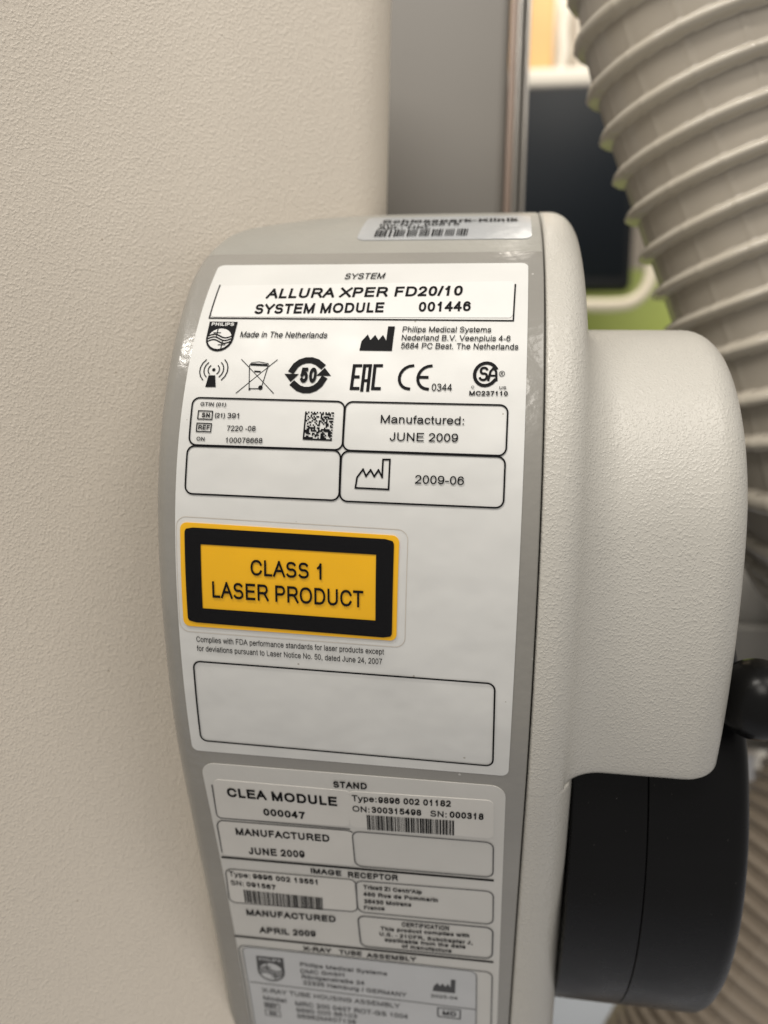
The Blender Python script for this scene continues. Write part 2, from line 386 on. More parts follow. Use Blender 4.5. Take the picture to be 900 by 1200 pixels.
# ------------------------------------------------------------------ printed symbols, each in a unit box (x right, y up)
def poly(pts):
    tri = tessellate_polygon([[Vector((x, y, 0)) for x, y in pts]])
    return list(pts), [tuple(t) for t in tri]
FACT = [(0, 0), (.03, .37), (.2, .66), (.3, .42), (.43, .64), (.55, .42), (.67, .64), (.79, .4), (.79, 1), (1, 1), (1, 0)]
def sym_shapes(kind):
    """list of (layer, 'poly'|'line', points, width)"""
    R = []
    def el(cx, cy, rx, ry, a0=0, a1=360): return A(cx, cy, rx, ry, a0, a1, 2)
    if kind == 'factory': R.append((0, 'poly', FACT, 0))
    if kind == 'factoryline': R.append((0, 'line', FACT + [FACT[0]], .05))
    if kind == 'shield':
        R.append((0, 'poly', [(0, 1), (0, .42)] + el(.5, .42, .5, .42, 180, 360)[1:] + [(1, 1)], 0))
        R.append((1, 'poly', el(.5, .41, .43, .34)[:-1], 0))
        for k in (-.1, 0.0, .1):
            R.append((2, 'line', [(.09 + .82 * t / 12, .40 + k * .9 + .06 * math.sin(t / 12 * 6.28)) for t in range(13)], .05))
        for cx, cy in ((.37, .6), (.63, .2)):
            R.append((2, 'line', [(cx - .12, cy), (cx + .12, cy)], .035)); R.append((2, 'line', [(cx, cy - .12), (cx, cy + .12)], .035))
    if kind == 'antenna':
        R.append((0, 'poly', el(.5, .6, .055, .055)[:-1], 0))
        R.append((0, 'poly', [(.36, .4), (.58, .4), (.66, 0), (.31, 0)], 0))
        for r in (.19, .33, .47):
            R.append((0, 'line', el(.5, .6, r, r * 1.02, 132, 228), .034)); R.append((0, 'line', el(.5, .6, r, r * 1.02, 48, -48), .034))
    if kind == 'bin':
        R += [(0, 'line', [(0, 1), (1, 0)], .02), (0, 'line', [(1, 1), (0, 0)], .02),
              (0, 'line', [(.25, .82), (.335, .13), (.62, .13)], .022), (0, 'line', [(.77, .8), (.66, .16)], .022),
              (0, 'poly', [(.27, .88), (.75, .86), (.76, .80), (.28, .82)], 0), (0, 'line', [(.25, .82), (.3, .9), (.5, .93), (.76, .88), (.80, .80)], .018),
              (0, 'line', [(.43, .64), (.57, .63)], .04), (0, 'poly', el(.635, .16, .06, .065)[:-1], 0), (0, 'poly', el(.345, .11, .025, .028)[:-1], 0)]
    if kind == 'fifty':
        R += [(0, 'line', el(.5, .5, .41, .42, 40, 162), .165), (0, 'line', el(.5, .5, .41, .42, 220, 342), .165),
              (0, 'poly', [(-.08, .52), (.09, .30), (.28, .52)], 0), (0, 'poly', [(.72, .48), (.91, .70), (1.08, .48)], 0)]
    if kind == 'eac':
        for x0 in (.0,):
            R += [(0, 'line', [(.28, .94), (.06, .94), (.06, .06), (.28, .06)], .11), (0, 'line', [(.06, .5), (.24, .5)], .11)]
        R += [(0, 'line', [(.42, 0), (.42, .94), (.62, .94), (.62, 0)], .11), (0, 'line', [(.42, .36), (.62, .36)], .1)]
        R += [(0, 'line', [(1, .94), (.78, .94), (.78, .06), (1, .06)], .11)]
    if kind == 'ce':
        R += [(0, 'line', el(.41, .5, .36, .45, 90, 270), .1), (0, 'line', el(1.0, .5, .36, .45, 90, 270), .1), (0, 'line', [(.66, .5), (.93, .5)], .1)]
    if kind == 'csa':
        R += [(0, 'line', el(.48, .5, .42, .43, 32, 328), .12)]
        sc = lambda p, x0, x1: [(x0 + x * (x1 - x0), .28 + y * .46) for x, y in p]
        R += [(0, 'line', sc(G['S'][3][0], .27, .53), .085)]
        R += [(0, 'line', sc([(0, 0), (.15, .7), (.5, 1), (.85, .7), (1, 0)], .60, .9), .08), (0, 'line', sc([(.05, .36), (.95, .36)], .60, .9), .07)]
        R += [(0, 'line', el(1.08, .52, .1, .1), .02)]
        R += [(0, 'line', [(1.045, .46), (1.045, .58), (1.09, .58), (1.11, .55), (1.08, .52), (1.045, .52)], .018), (0, 'line', [(1.08, .52), (1.115, .46)], .018)]
    return R
def lerp_box(c, x, y):
    tl, tr, bl, br = c
    t = [tl[i] + (tr[i] - tl[i]) * x for i in (0, 1)]; b = [bl[i] + (br[i] - bl[i]) * x for i in (0, 1)]
    return (b[0] + (t[0] - b[0]) * y, b[1] + (t[1] - b[1]) * y)
def split_path(p, step):
    out = [p[0]]
    for a, b in zip(p, p[1:]):
        n = max(1, int(math.hypot(b[0] - a[0], b[1] - a[1]) / step))
        out += [(a[0] + (b[0] - a[0]) * k / n, a[1] + (b[1] - a[1]) * k / n) for k in range(1, n + 1)]
    return out
def flat_line(pts, w): return ribbon(split_path(pts, .03), w)
def rounded(c, r, inset=0.0):
    """outline of a four-cornered box with rounded corners, label units"""
    wu = abs(c[1][0] - c[0][0]); hs = abs(c[2][1] - c[0][1])
    rx, ry = r / wu, r / hs; ix, iy = inset / wu, inset / hs; out = []
    for cx, cy, a in ((1 - rx - ix, 1 - ry - iy, 0), (rx + ix, 1 - ry - iy, 90), (rx + ix, ry + iy, 180), (1 - rx - ix, ry + iy, 270)):
        for k in range(7):
            t = math.radians(a + 15 * k); out.append(lerp_box(c, cx + rx * math.cos(t), cy + ry * math.sin(t)))
    return out + [out[0]]
def lay(shape, off): return [surf(u, s, off) for u, s in shape[0]], shape[1]
def sheet(c, r, off, base):
    """a paper sheet with rounded corners and a real edge, bent over the curved front"""
    wu = abs(c[1][0] - c[0][0]); hs = abs(c[2][1] - c[0][1]); ry = min(r / hs, .5); rx = r / wu
    ys = [ry * (1 - math.cos(math.radians(15 * k))) for k in range(7)]
    n = max(2, int(hs / .025)); ys += [ry + (1 - 2 * ry) * k / n for k in range(1, n)] + [1 - y for y in ys[::-1]]
    rows = []
    for y in ys:
        d = min(y, 1 - y); ins = rx * (1 - math.sqrt(max(0, 1 - (1 - d / ry) ** 2))) if d < ry else 0
        row = []
        for k in range(7):
            x = ins + (1 - 2 * ins) * k / 6
            row.append(surf(*lerp_box(c, x, 1 - y), off))
            if k == 0: row.insert(0, surf(*lerp_box(c, x, 1 - y), base))
        row.append(surf(*lerp_box(c, 1 - ins, 1 - y), base))
        rows.append(row)
    b0 = [surf(*lerp_box(c, ys_, 1), base) for ys_ in [rx + (1 - 2 * rx) * min(max((k - 1) / 6, 0), 1) for k in range(9)]]
    b1 = [surf(*lerp_box(c, ys_, 0), base) for ys_ in [rx + (1 - 2 * rx) * min(max((k - 1) / 6, 0), 1) for k in range(9)]]
    return grid([b0] + rows + [b1])
# ================================================================== the setting
def structure(name, shape, m_):
    o = solo(name, shape, m_, None, None, smooth=False); o['kind'] = 'structure'; return o
structure('floor', rbox(-30, 30, -6, 40, -12.4, -12.0, .05), M['floor'])
tag(solo('back_wall', rbox(-30, 30, 30, 30.6, -12.0, 16, .05), M['wall'], None, None, smooth=False),
    'warm beige room wall far behind the equipment', 'wall')

# ------------------------------------------------------------------ large housing at the left
def housing_shape():
    # plan curve (x, y), from far left (near the camera) to the rounded right edge, then back
    pl = [(-2.9, .15), (-2.45, .95), (-2.05, 1.60), (-1.7, 2.08), (-1.42, 2.40), (-1.18, 2.60), (-.95, 2.76), (-.75, 2.91), (-.565, 3.05)]
    pl = [(p.x, p.y) for p in catmull([(x, y, 0) for x, y in pl], 6)]
    tx, ty = pl[-1][0] - pl[-2][0], pl[-1][1] - pl[-2][1]
    a0 = math.atan2(ty, tx); r = .24; cx_, cy_ = pl[-1][0] - r * math.sin(a0), pl[-1][1] + r * math.cos(a0)
    cx_, cy_ = pl[-1][0] + r * math.cos(a0 + math.pi / 2), pl[-1][1] + r * math.sin(a0 + math.pi / 2)
    for k in range(1, 11):
        a = a0 - math.pi / 2 + math.radians(12 * k) * .9
        pl.append((cx_ + r * math.cos(a), cy_ + r * math.sin(a)))
    pl.append((pl[-1][0] - 1.2, pl[-1][1] + .9))
    rows = [[(x, y, z) for x, y in pl] for z in np.linspace(-6, 2.6, 45)]
    vs, fs = grid(rows); n = len(pl)
    fs.append(tuple(range(n))); fs.append(tuple(range(len(vs) - n, len(vs)))[::-1])
    return vs, fs
solo('stand_housing', housing_shape(), M['housing'], 'big cream textured equipment housing standing left of the labelled module', 'housing', base=(-1.5, 2.6, -6))

# ------------------------------------------------------------------ grey column behind the module
col = thing('support_column', (-.3, 5.0, -6), 'taupe grey upright column with pale metal edge strips behind the module top', 'column')
child_mesh('column_body', *rbox(-1.3, .005, 4.80, 6.2, -6, 7, .05, 4), M['column'], col)
child_mesh('edge_strip', *rbox(.008, .052, 4.83, 5.5, -6, 7, .018, 4), M['reflecttrim'], col)
child_mesh('edge_strip', *rbox(.054, .074, 4.80, 5.5, -6, 7, .008, 3), M['trim'], col)
child_mesh('edge_strip', *rbox(.076, .106, 4.86, 5.5, -6, 7, .012, 3), M['column'], col)
child_mesh('edge_strip', *rbox(.108, .128, 4.82, 5.5, -6, 7, .008, 3), M['trim'], col)

# ================================================================== the labelled module
mod = thing('end_module', (-.4, 2.8, -3.2), 'cream and grey rounded equipment module carrying the printed labels and yellow laser sticker', 'equipment module')
UL_S = [-1.6, -.90, -.82, -.68, -.55, -.386, -.246, -.08, .1, .4, .8, 1.2, 2.0, 2.5, 3.0, 4.0]
UL_U = [.75, .60, .46, .150, .015, -.066, -.086, -.090, -.083, -.076, -.070, -.065, -.066, -.062, -.055, -.05]
def uleft(s): return float(np.interp(s, UL_S, UL_U))
ROWS = list(np.linspace(-1.55, -.95, 16)) + list(np.linspace(-.93, .2, 90)) + list(np.linspace(.22, 3.7, 140))
def panel_rows(s_list, off, r, uR, deep, edge_r, u_in=0.0):
    rows = []
    for s in s_list:
        uL = uleft(s) + u_in; row = [surf(uL, s, -deep)]
        for k in range(9):
            t = math.radians(90 * k / 8); row.append(surf(uL + r * (1 - math.sin(math.pi / 2 - t) * 1.0) if False else uL + r * (1 - math.cos(t)), s, off - r * (1 - math.sin(t))))
        for k in range(1, 9): row.append(surf(uL + r + (uR - edge_r - uL - r) * k / 8, s, off))
        for k in range(1, 5):
            t = math.radians(90 * k / 4); row.append(surf(uR - edge_r + edge_r * math.sin(t), s, off - edge_r * (1 - math.cos(t))))
        row.append(surf(uR, s, -.08)); rows.append(row)
    return rows
child_mesh('front_panel', *grid(panel_rows(ROWS, 0, .05, 1.0540, .75, .008)), M['panel'], mod)
frows = [s for s in ROWS if s > -.195]
fr = panel_rows([-.1985] + [max(s, -.195) for s in frows], .0022, .047, 1.0515, .04, .002, -.0015)
fr[0] = [surf(uleft(-.1985) + .05 * 0 + (x[0] - CX - uleft(-.1985)), -.1985, -.003) if False else x for x in fr[0]]
child_mesh('panel_film', *grid(fr), M['film'], mod)
child_mesh('gap_seal', *grid([[surf(1.02, s, -.055), surf(1.10, s, -.055)] for s in ROWS]), M['seal'], mod)

# side cover: strip beside the gap, stepping down to a lower rounded drum cover
H_STEP, R_D = .10, .66
y8, z8, _ = prof(.8)
C2 = (y8 + H_STEP + R_D, z8 + .0)
def lower(s):
    """point of the drum cover below the strip, and the outward normal there, both in (y, z)"""
    y, z, a = prof(s); n = (-math.cos(a), math.sin(a))
    if s >= .8: return (y - n[0] * H_STEP, z - n[1] * H_STEP), n
    d = (-n[0], -n[1]); vx, vz = C2[0] - y, C2[1] - z
    al = vx * d[0] + vz * d[1]; q = vx * d[1] - vz * d[0]
    dist = al - math.sqrt(max(R_D * R_D - q * q, 1e-5))
    p = (y + d[0] * dist, z + d[1] * dist)
    return p, ((p[0] - C2[0]) / R_D, (p[1] - C2[1]) / R_D)
S_CUT, U_OUT, R_OUT = 1.63, 1.655, .11
def cover_row(s, lip=0.0, ulim=U_OUT):
    y, z, a = prof(s); n = (-math.cos(a), math.sin(a)); p2, n2 = lower(s)
    hv = (p2[0] - y, p2[1] - z); h = math.hypot(*hv); e = (hv[0] / h, hv[1] / h)
    def at(u, d): return (CX + u, y + e[0] * d, z + e[1] * d)
    r1, rr = .09, .045 + .105 * min(1, max(0, (s + .1) / .6)); row = []
    for k in range(5):
        t = math.radians(90 * k / 4); row.append(surf(1.0580 + .012 * (1 - math.cos(t)), s, -.012 * (1 - math.sin(t)) if k else -.07))
    row.append(surf(1.10, s))
    # convex shoulder, straight drop if the step is tall, concave fillet
    if h >= r1 + rr: phi = math.pi / 2
    else: phi = math.acos(1 - h / (r1 + rr))
    drop = max(0, h - r1 - rr)
    for k in range(1, 9):
        t = phi * k / 8; row.append(at(1.10 + r1 * math.sin(t), r1 * (1 - math.cos(t))))
    ub = 1.10 + r1 * math.sin(phi); db = r1 * (1 - math.cos(phi)) + drop
    row.append(at(ub, db - drop * .5)); 
    for k in range(0, 9):
        t = phi * (1 - k / 8); row.append(at(ub + rr * (math.sin(phi) - math.sin(t)), db + rr * (math.cos(t) - math.cos(phi))))
    uend = row[-1][0] - CX; row[-1] = (CX + uend, *p2)
    def at2(u, d): return (CX + u, p2[0] - n2[0] * d, p2[1] - n2[1] * d)
    for k in range(1, 6): row.append(at2(uend + (ulim - R_OUT - uend) * k / 5, 0))
    for k in range(1, 11):
        t = math.radians(9 * k); row.append(at2(ulim - R_OUT + R_OUT * math.sin(t), R_OUT * (1 - math.cos(t))))
    row.append(at2(ulim, .9))
    if lip:
        j0 = 14
        for j in range(j0, len(row)):
            x, yy, zz = row[j]; row[j] = (x, yy - n[0] * lip, zz - n[1] * lip)
    return row
rows = [cover_row(s) for s in ROWS if s < S_CUT - .05]
for k in range(0, 8):
    t = math.radians(90 * k / 7); rr = .03
    rows.append(cover_row(S_CUT - rr + rr * math.sin(t), rr * (1 - math.cos(t)) + 1e-6, U_OUT - .028 * (1 - math.cos(t))))
rows.append(cover_row(S_CUT + .0005, 5e-1, U_OUT - .028))
upper = grid(rows)
low = []
for s in [S_CUT - .10, S_CUT - .05, S_CUT - .012, S_CUT - .006, S_CUT] + [s for s in ROWS if s > S_CUT + .002]:
    row = []; dn = -.0005 if s >= S_CUT - .007 else -.014
    for k in range(5):
        t = math.radians(90 * k / 4); row.append(surf(1.0580 + .012 * (1 - math.cos(t)), s, dn - (.012 * (1 - math.sin(t)) if k else .07)))
    row.append(surf(1.10, s, dn))
    for k in range(1, 11):
        t = math.radians(9 * k) * (1 if s >= S_CUT - .001 else .4); row.append(surf(1.10 + (.104 + .02 * (s - 1.6)) * math.sin(t), s, dn - .13 * (1 - math.cos(t))))
    row.append(surf(1.204 + .02 * (s - 1.6) if s >= S_CUT - .001 else 1.16, s, -.9)); low.append(row)
child_mesh('side_cover', *join([upper, grid(low)]), M['cover'], mod)

# labels: paper sheets with a real edge, their print laid on top
LAB = {}
def paper(key, name, c, r, off, base, m_, label):
    o = child_mesh(name, *sheet(c, r, off, base), M[m_], mod); o['label'] = label; LAB[key] = (o, off)
paper('sys', 'system_label', ((0, -.122), (1.006, -.122), (0, 1.557), (1.0, 1.557)), .022, .0045, .0015, 'paper', 'large white printed identification label')
paper('std', 'stand_label', ((.020, 1.607), (.995, 1.600), (.050, 3.45), (1.02, 3.45)), .045, .0045, .0015, 'oldpaper', 'lower pale label with stacked serial stickers')
paper('inv', 'inventory_sticker', ((.428, -.63), (1.022, -.63), (.432, -.303), (1.020, -.299)), .03, .0025, -.001, 'foil', 'small silver barcode inventory sticker on the top edge')
SPEC = [
    ('sys','heading_text','text','SYSTEM',(0.4331,-0.0350,0.5595,-0.0373),0.0299,0.140,0.15,'ink'),
    ('sys','title_sticker','sheet',((0.0352,-0.0057),(0.9640,-0.0227),(0.0342,0.1338),(0.9608,0.1364)),0.012,'paper2'),
    ('sys','title_text','text','ALLURA XPER FD20/10',(0.1963,0.0568,0.8085,0.0450),0.0448,0.190,0.05,'ink'),
    ('sys','title_text','text','SYSTEM MODULE',(0.1722,0.1240,0.5748,0.1163),0.0417,0.200,0,'ink'),
    ('sys','title_text','text','001446',(0.6811,0.1136,0.8367,0.1108),0.0403,0.190,0,'ink'),
    ('sys','frame_line','line',((0.0326,-0.0078),(0.0315,0.1398),(0.9634,0.1478),(0.9673,-0.0054)),0.0042,'ink'),
    ('sys','shield_logo','shield',((0.0366,0.1542),(0.1265,0.1554),(0.0385,0.2661),(0.1230,0.2666)),0,'ink'),
    ('sys','origin_text','text','Made in The Netherlands',(0.1441,0.2150,0.4138,0.2166),0.0222,0.135,0.1,'ink'),
    ('sys','factory_symbol','factory',((0.5176,0.1715),(0.6156,0.1711),(0.5174,0.2590),(0.6139,0.2596)),0,'ink'),
    ('sys','address_text','text','Philips Medical Systems',(0.6394,0.1931,0.9000,0.1931),0.0211,0.135,0.06,'ink'),
    ('sys','address_text','text','Nederland B.V. Veenpluis 4-6',(0.6394,0.2230,0.9561,0.2243),0.0204,0.135,0.06,'ink'),
    ('sys','address_text','text','5684 PC Best. The Netherlands',(0.6393,0.2520,0.9793,0.2533),0.0205,0.135,0.06,'ink'),
    ('sys','antenna_symbol','antenna',((0.0354,0.2924),(0.1283,0.2914),(0.0352,0.3875),(0.1270,0.3860)),0,'ink'),
    ('sys','crossed_bin_symbol','bin',((0.1624,0.2937),(0.2727,0.2938),(0.1610,0.4051),(0.2748,0.4038)),0,'ink'),
    ('sys','recycling_symbol','fifty',((0.3093,0.2842),(0.4305,0.2842),(0.3120,0.4026),(0.4323,0.4017)),0,'ink'),
    ('sys','recycling_number','text','50',(0.3495,0.3691,0.3985,0.3683),0.0488,0.240,0,'ink'),
    ('sys','conformity_symbol','eac',((0.5026,0.3060),(0.5874,0.3050),(0.4998,0.3899),(0.5868,0.3891)),0,'ink'),
    ('sys','approval_symbol','ce',((0.6428,0.3050),(0.7329,0.3053),(0.6342,0.3877),(0.7258,0.3875)),0,'ink'),
    ('sys','approval_text','text','0344',(0.7385,0.3893,0.7963,0.3896),0.0229,0.130,0,'ink'),
    ('sys','certification_symbol','csa',((0.8561,0.2913),(0.9323,0.2919),(0.8514,0.3764),(0.9267,0.3758)),0,'ink'),
    ('sys','certification_text','text','C',(0.8504,0.3803,0.8592,0.3802),0.0085,0.160,0.0,'ink'),
    ('sys','certification_text','text','US',(0.9298,0.3816,0.9490,0.3813),0.0091,0.180,0.0,'ink'),
    ('sys','certification_text','text','MC237110',(0.8460,0.4017,0.9537,0.4011),0.0141,0.200,0.0,'ink'),
    ('sys','info_box','rrect',((0.0308,0.4216),(0.4898,0.4266),(0.0337,0.5659),(0.4927,0.5699)),0.0048,'ink'),
    ('sys','info_box','rrect',((0.0305,0.5688),(0.4883,0.5711),(0.0301,0.7089),(0.4898,0.7137)),0.0048,'ink'),
    ('sys','info_box','rrect',((0.4922,0.4265),(0.9553,0.4289),(0.4935,0.5705),(0.9545,0.5743)),0.0048,'ink'),
    ('sys','info_box','rrect',((0.4907,0.5723),(0.9529,0.5771),(0.4913,0.7151),(0.9525,0.7186)),0.0048,'ink'),
    ('sys','number_text','text','GTIN (01)',(0.0566,0.4476,0.1351,0.4485),0.0119,0.170,0.05,'ink'),
    ('sys','tag_box','rect',((0.0531,0.4625),(0.0966,0.4634),(0.0531,0.4878),(0.0970,0.4886)),0.003,'ink'),
    ('sys','tag_text','text','SN',(0.0649,0.4828,0.0894,0.4829),0.0141,0.220,0.0,'ink'),
    ('sys','number_text','text','(21)',(0.1051,0.4820,0.1360,0.4831),0.0140,0.170,0.0,'ink'),
    ('sys','number_text','text','391',(0.1436,0.4841,0.1789,0.4840),0.0163,0.140,0.0,'ink'),
    ('sys','tag_box','rect',((0.0527,0.5006),(0.0972,0.5014),(0.0529,0.5254),(0.0967,0.5262)),0.003,'ink'),
    ('sys','tag_text','text','REF',(0.0582,0.5196,0.0932,0.5199),0.0132,0.200,0.0,'ink'),
    ('sys','number_text','text','7220 -08',(0.1456,0.5222,0.2324,0.5213),0.0160,0.140,0.0,'ink'),
    ('sys','number_text','text','ON',(0.0560,0.5528,0.0805,0.5534),0.0114,0.170,0.0,'ink'),
    ('sys','number_text','text','100078668',(0.1452,0.5575,0.2557,0.5564),0.0158,0.140,0.0,'ink'),
    ('sys','matrix_code','matrix',((0.3757,0.4585),(0.4612,0.4597),(0.3745,0.5423),(0.4601,0.5441)),0,'ink'),
    ('sys','date_text','text','Manufactured:',(0.5983,0.4890,0.8347,0.4892),0.0242,0.135,0.0,'ink'),
    ('sys','date_text','text','JUNE 2009',(0.6271,0.5399,0.8200,0.5392),0.0243,0.135,0.0,'ink'),
    ('sys','factory_symbol','factoryline',((0.5371,0.5958),(0.6309,0.5932),(0.5355,0.6762),(0.6306,0.6776)),0.0048,'ink'),
    ('sys','date_text','text','2009-06',(0.7046,0.6589,0.8415,0.6591),0.0241,0.135,0.0,'ink'),
    ('las','self','sheet',((0.0165,0.7926),(0.6657,0.8070),(0.0167,1.1090),(0.6614,1.1177)),0.02,'yellow'),
    ('las','black_frame','ring',((0.0307,0.8064),(0.6514,0.8178),(0.0321,1.0948),(0.6486,1.1089)),(0.0155, 0),'ink'),
    ('las','warning_text','text','CLASS 1',(0.2312,0.9407,0.4437,0.9432),0.0474,0.155,0.0,'ink'),
    ('las','warning_text','text','LASER PRODUCT',(0.1129,1.0142,0.5651,1.0201),0.0500,0.155,0.0,'ink'),
    ('sys','compliance_text','text','Complies with FDA performance standards for laser products except',(0.0538,1.1592,0.6253,1.1630),0.0182,0.130,0.0,'ink'),
    ('sys','compliance_text','text','for deviations pursuant to Laser Notice No. 50, dated June 24, 2007',(0.0533,1.1889,0.6192,1.1948),0.0185,0.130,0.0,'ink'),
    ('sys','blank_box','rrect',((0.0384,1.2245),(0.9484,1.2337),(0.0347,1.5124),(0.9523,1.5210)),0.005,'ink'),
    ('std','name_sticker','sheet',((0.0550,1.6734),(0.5096,1.6734),(0.0427,1.8501),(0.4975,1.8359)),0.02,'paper3'),
    ('std','frame_line','line',((.0465,1.70),(.0445,1.835),(.0475,1.845),(.056,1.851),(.497,1.846)),.004,'grayink'),
    ('std','name_text','text','CLEA MODULE',(0.0947,1.7459,0.4624,1.7441),0.0408,0.210,0.0,'ink'),
    ('std','name_text','text','000047',(0.2100,1.8180,0.3508,1.8177),0.0322,0.200,0.0,'ink'),
    ('std','section_text','text','STAND',(0.4549,1.6616,0.5632,1.6581),0.0270,0.200,0.0,'ink'),
    ('std','serial_sticker','sheet',((0.5019,1.6743),(0.9596,1.6607),(0.4997,1.8356),(0.9653,1.8288)),0.02,'paper3'),
    ('std','serial_text','text','Type:',(0.5122,1.7150,0.5917,1.7112),0.0270,0.160,0.0,'ink'),
    ('std','serial_text','text','9896 002 01182',(0.5978,1.7129,0.8280,1.7014),0.0267,0.190,0.0,'ink'),
    ('std','serial_text','text','ON:',(0.5123,1.7612,0.5671,1.7603),0.0259,0.150,0.0,'ink'),
    ('std','serial_text','text','300315498',(0.5745,1.7594,0.7348,1.7528),0.0266,0.190,0.0,'ink'),
    ('std','serial_text','text','SN:',(0.7633,1.7517,0.8146,1.7503),0.0263,0.150,0.0,'ink'),
    ('std','serial_text','text','000318',(0.8248,1.7498,0.9311,1.7463),0.0278,0.200,0.0,'ink'),
    ('std','barcode','bars',((0.5573,1.7720),(0.8406,1.7614),(0.5576,1.8395),(0.8413,1.8281)),7,'ink'),
    ('std','date_sticker','sheet',((0.0444,1.8671),(0.5079,1.8550),(0.0400,2.0359),(0.5076,2.0213)),0.02,'paper3'),
    ('std','frame_line','line',((0.0393,2.0199),(0.0387,1.8897),(0.0451,1.8725),(0.0569,1.8637),(0.4889,1.8540),(0.5051,1.8598)),0.004,'grayink'),
    ('std','date_text','text','MANUFACTURED',(0.1019,1.9254,0.4263,1.9156),0.0332,0.200,0.0,'ink'),
    ('std','date_text','text','JUNE 2009',(0.1373,2.0157,0.3348,2.0058),0.0341,0.200,0.0,'ink'),
    ('std','info_box','rrect',((0.5050,1.8554),(0.9653,1.8464),(0.5079,2.0213),(0.9696,2.0103)),0.004,'grayink'),
    ('std','rule_line','line',((0.0380,2.0457),(0.9683,2.0252)),0.009,'ink'),
    ('std','section_text','text','IMAGE',(0.3505,2.0804,0.4575,2.0784),0.0259,0.200,0.0,'ink'),
    ('std','section_text','text','RECEPTOR',(0.4807,2.0818,0.6527,2.0733),0.0285,0.200,0.0,'ink'),
    ('std','serial_sticker','sheet',((0.0433,2.1061),(0.4997,2.0927),(0.0377,2.2778),(0.5033,2.2533)),0.02,'paper3'),
    ('std','info_box','rrect',((0.0399,2.1031),(0.5069,2.0917),(0.0351,2.2783),(0.5056,2.2565)),0.004,'grayink'),
    ('std','serial_text','text','Type:',(0.0506,2.1383,0.1275,2.1392),0.0258,0.150,0.0,'ink'),
    ('std','serial_text','text','9896 002 13551',(0.1381,2.1394,0.3709,2.1353),0.0256,0.200,0.0,'ink'),
    ('std','serial_text','text','SN:',(0.0521,2.1840,0.0988,2.1832),0.0243,0.150,0.0,'ink'),
    ('std','serial_text','text','091567',(0.1102,2.1833,0.2163,2.1850),0.0242,0.200,0.0,'ink'),
    ('std','barcode','bars',((0.0953,2.2033),(0.3862,2.2006),(0.0945,2.2681),(0.3839,2.2651)),11,'ink'),
    ('std','date_text','text','MANUFACTURED',(0.0933,2.3386,0.4240,2.3229),0.0323,0.200,0.0,'ink'),
    ('std','date_text','text','APRIL 2009',(0.1327,2.4280,0.3448,2.4151),0.0321,0.200,0.0,'ink'),
    ('std','info_box','rrect',((0.5045,2.0954),(0.9732,2.0794),(0.5075,2.2556),(0.9776,2.2455)),0.004,'grayink'),
    ('std','address_text','text',"Trixell ZI Centr'Alp",(0.5314,2.1326,0.7331,2.1286),0.0202,0.200,0.0,'ink'),
    ('std','address_text','text','460 Rue de Pommarin',(0.5299,2.1686,0.7882,2.1604),0.0203,0.200,0.0,'ink'),
    ('std','address_text','text','38430 Moirans',(0.5311,2.2055,0.6964,2.1981),0.0206,0.200,0.0,'ink'),
    ('std','address_text','text','France',(0.5298,2.2382,0.6027,2.2325),0.0198,0.200,0.0,'ink'),
    ('std','info_box','rrect',((0.5052,2.2759),(0.9782,2.2630),(0.5103,2.4378),(0.9804,2.4251)),0.005,'grayink'),
    ('std','certification_text','text','CERTIFICATION',(0.6615,2.3064,0.8271,2.3000),0.0229,0.200,0.0,'ink'),
    ('std','certification_text','text','This product complies with',(0.5848,2.3392,0.8982,2.3250),0.0191,0.200,0.0,'ink'),
    ('std','certification_text','text','U.S. - 21CFR, Subchapter J,',(0.5805,2.3684,0.9089,2.3604),0.0192,0.200,0.0,'ink'),
    ('std','certification_text','text','applicable from the date',(0.5983,2.3960,0.8861,2.3865),0.0193,0.200,0.0,'ink'),
    ('std','certification_text','text','of manufacture',(0.6596,2.4204,0.8377,2.4174),0.0195,0.200,0.0,'ink'),
    ('std','rule_line','line',((0.0373,2.4627),(0.9810,2.4424)),0.009,'ink'),
    ('std','section_text','text','X-RAY',(0.2923,2.4983,0.3987,2.4952),0.0239,0.200,0.0,'ink'),
    ('std','section_text','text','TUBE',(0.4275,2.4949,0.5116,2.4916),0.0237,0.200,0.0,'ink'),
    ('std','section_text','text','ASSEMBLY',(0.5292,2.4952,0.7111,2.4868),0.0236,0.200,0.0,'ink'),
    ('std','info_box','rrect',((.041,2.512),(.984,2.499),(.055,3.40),(1.0,3.40)),.004,'grayink'),
    ('std','tube_plate','sheet',((.0545,2.519),(.928,2.505),(.068,3.38),(.944,3.38)),.02,'plate'),
    ('std','info_box','rrect',((.0545,2.519),(.928,2.505),(.068,3.38),(.944,3.38)),.003,'grayink'),
    ('std','shield_logo','shield',((0.1052,2.5612),(0.2107,2.5574),(0.1021,2.6990),(0.2101,2.6973)),0,'grayink'),
    ('std','tube_text','text','Philips Medical Systems',(0.2740,2.5898,0.6027,2.5850),0.0223,0.160,0,'grayink'),
    ('std','tube_text','text','DMC GmbH',(0.2732,2.6288,0.4407,2.6210),0.0226,0.160,0,'grayink'),
    ('std','tube_text','text','Röntgenstraße 24',(0.2756,2.6607,0.5159,2.6541),0.0227,0.160,0,'grayink'),
    ('std','tube_text','text','22335 Hamburg / GERMANY',(0.2786,2.6937,0.6730,2.6933),0.0238,0.160,0,'grayink'),
    ('std','factory_symbol','factory',((0.7731,2.5674),(0.8539,2.5641),(0.7707,2.6409),(0.8530,2.6390)),0,'grayink'),
    ('std','tube_text','text','2025-04',(0.7638,2.6762,0.8630,2.6730),0.0175,0.150,0,'grayink'),
    ('std','rule_line','line',((0.0676,2.7182),(0.9305,2.7167)),0.004,'grayink'),
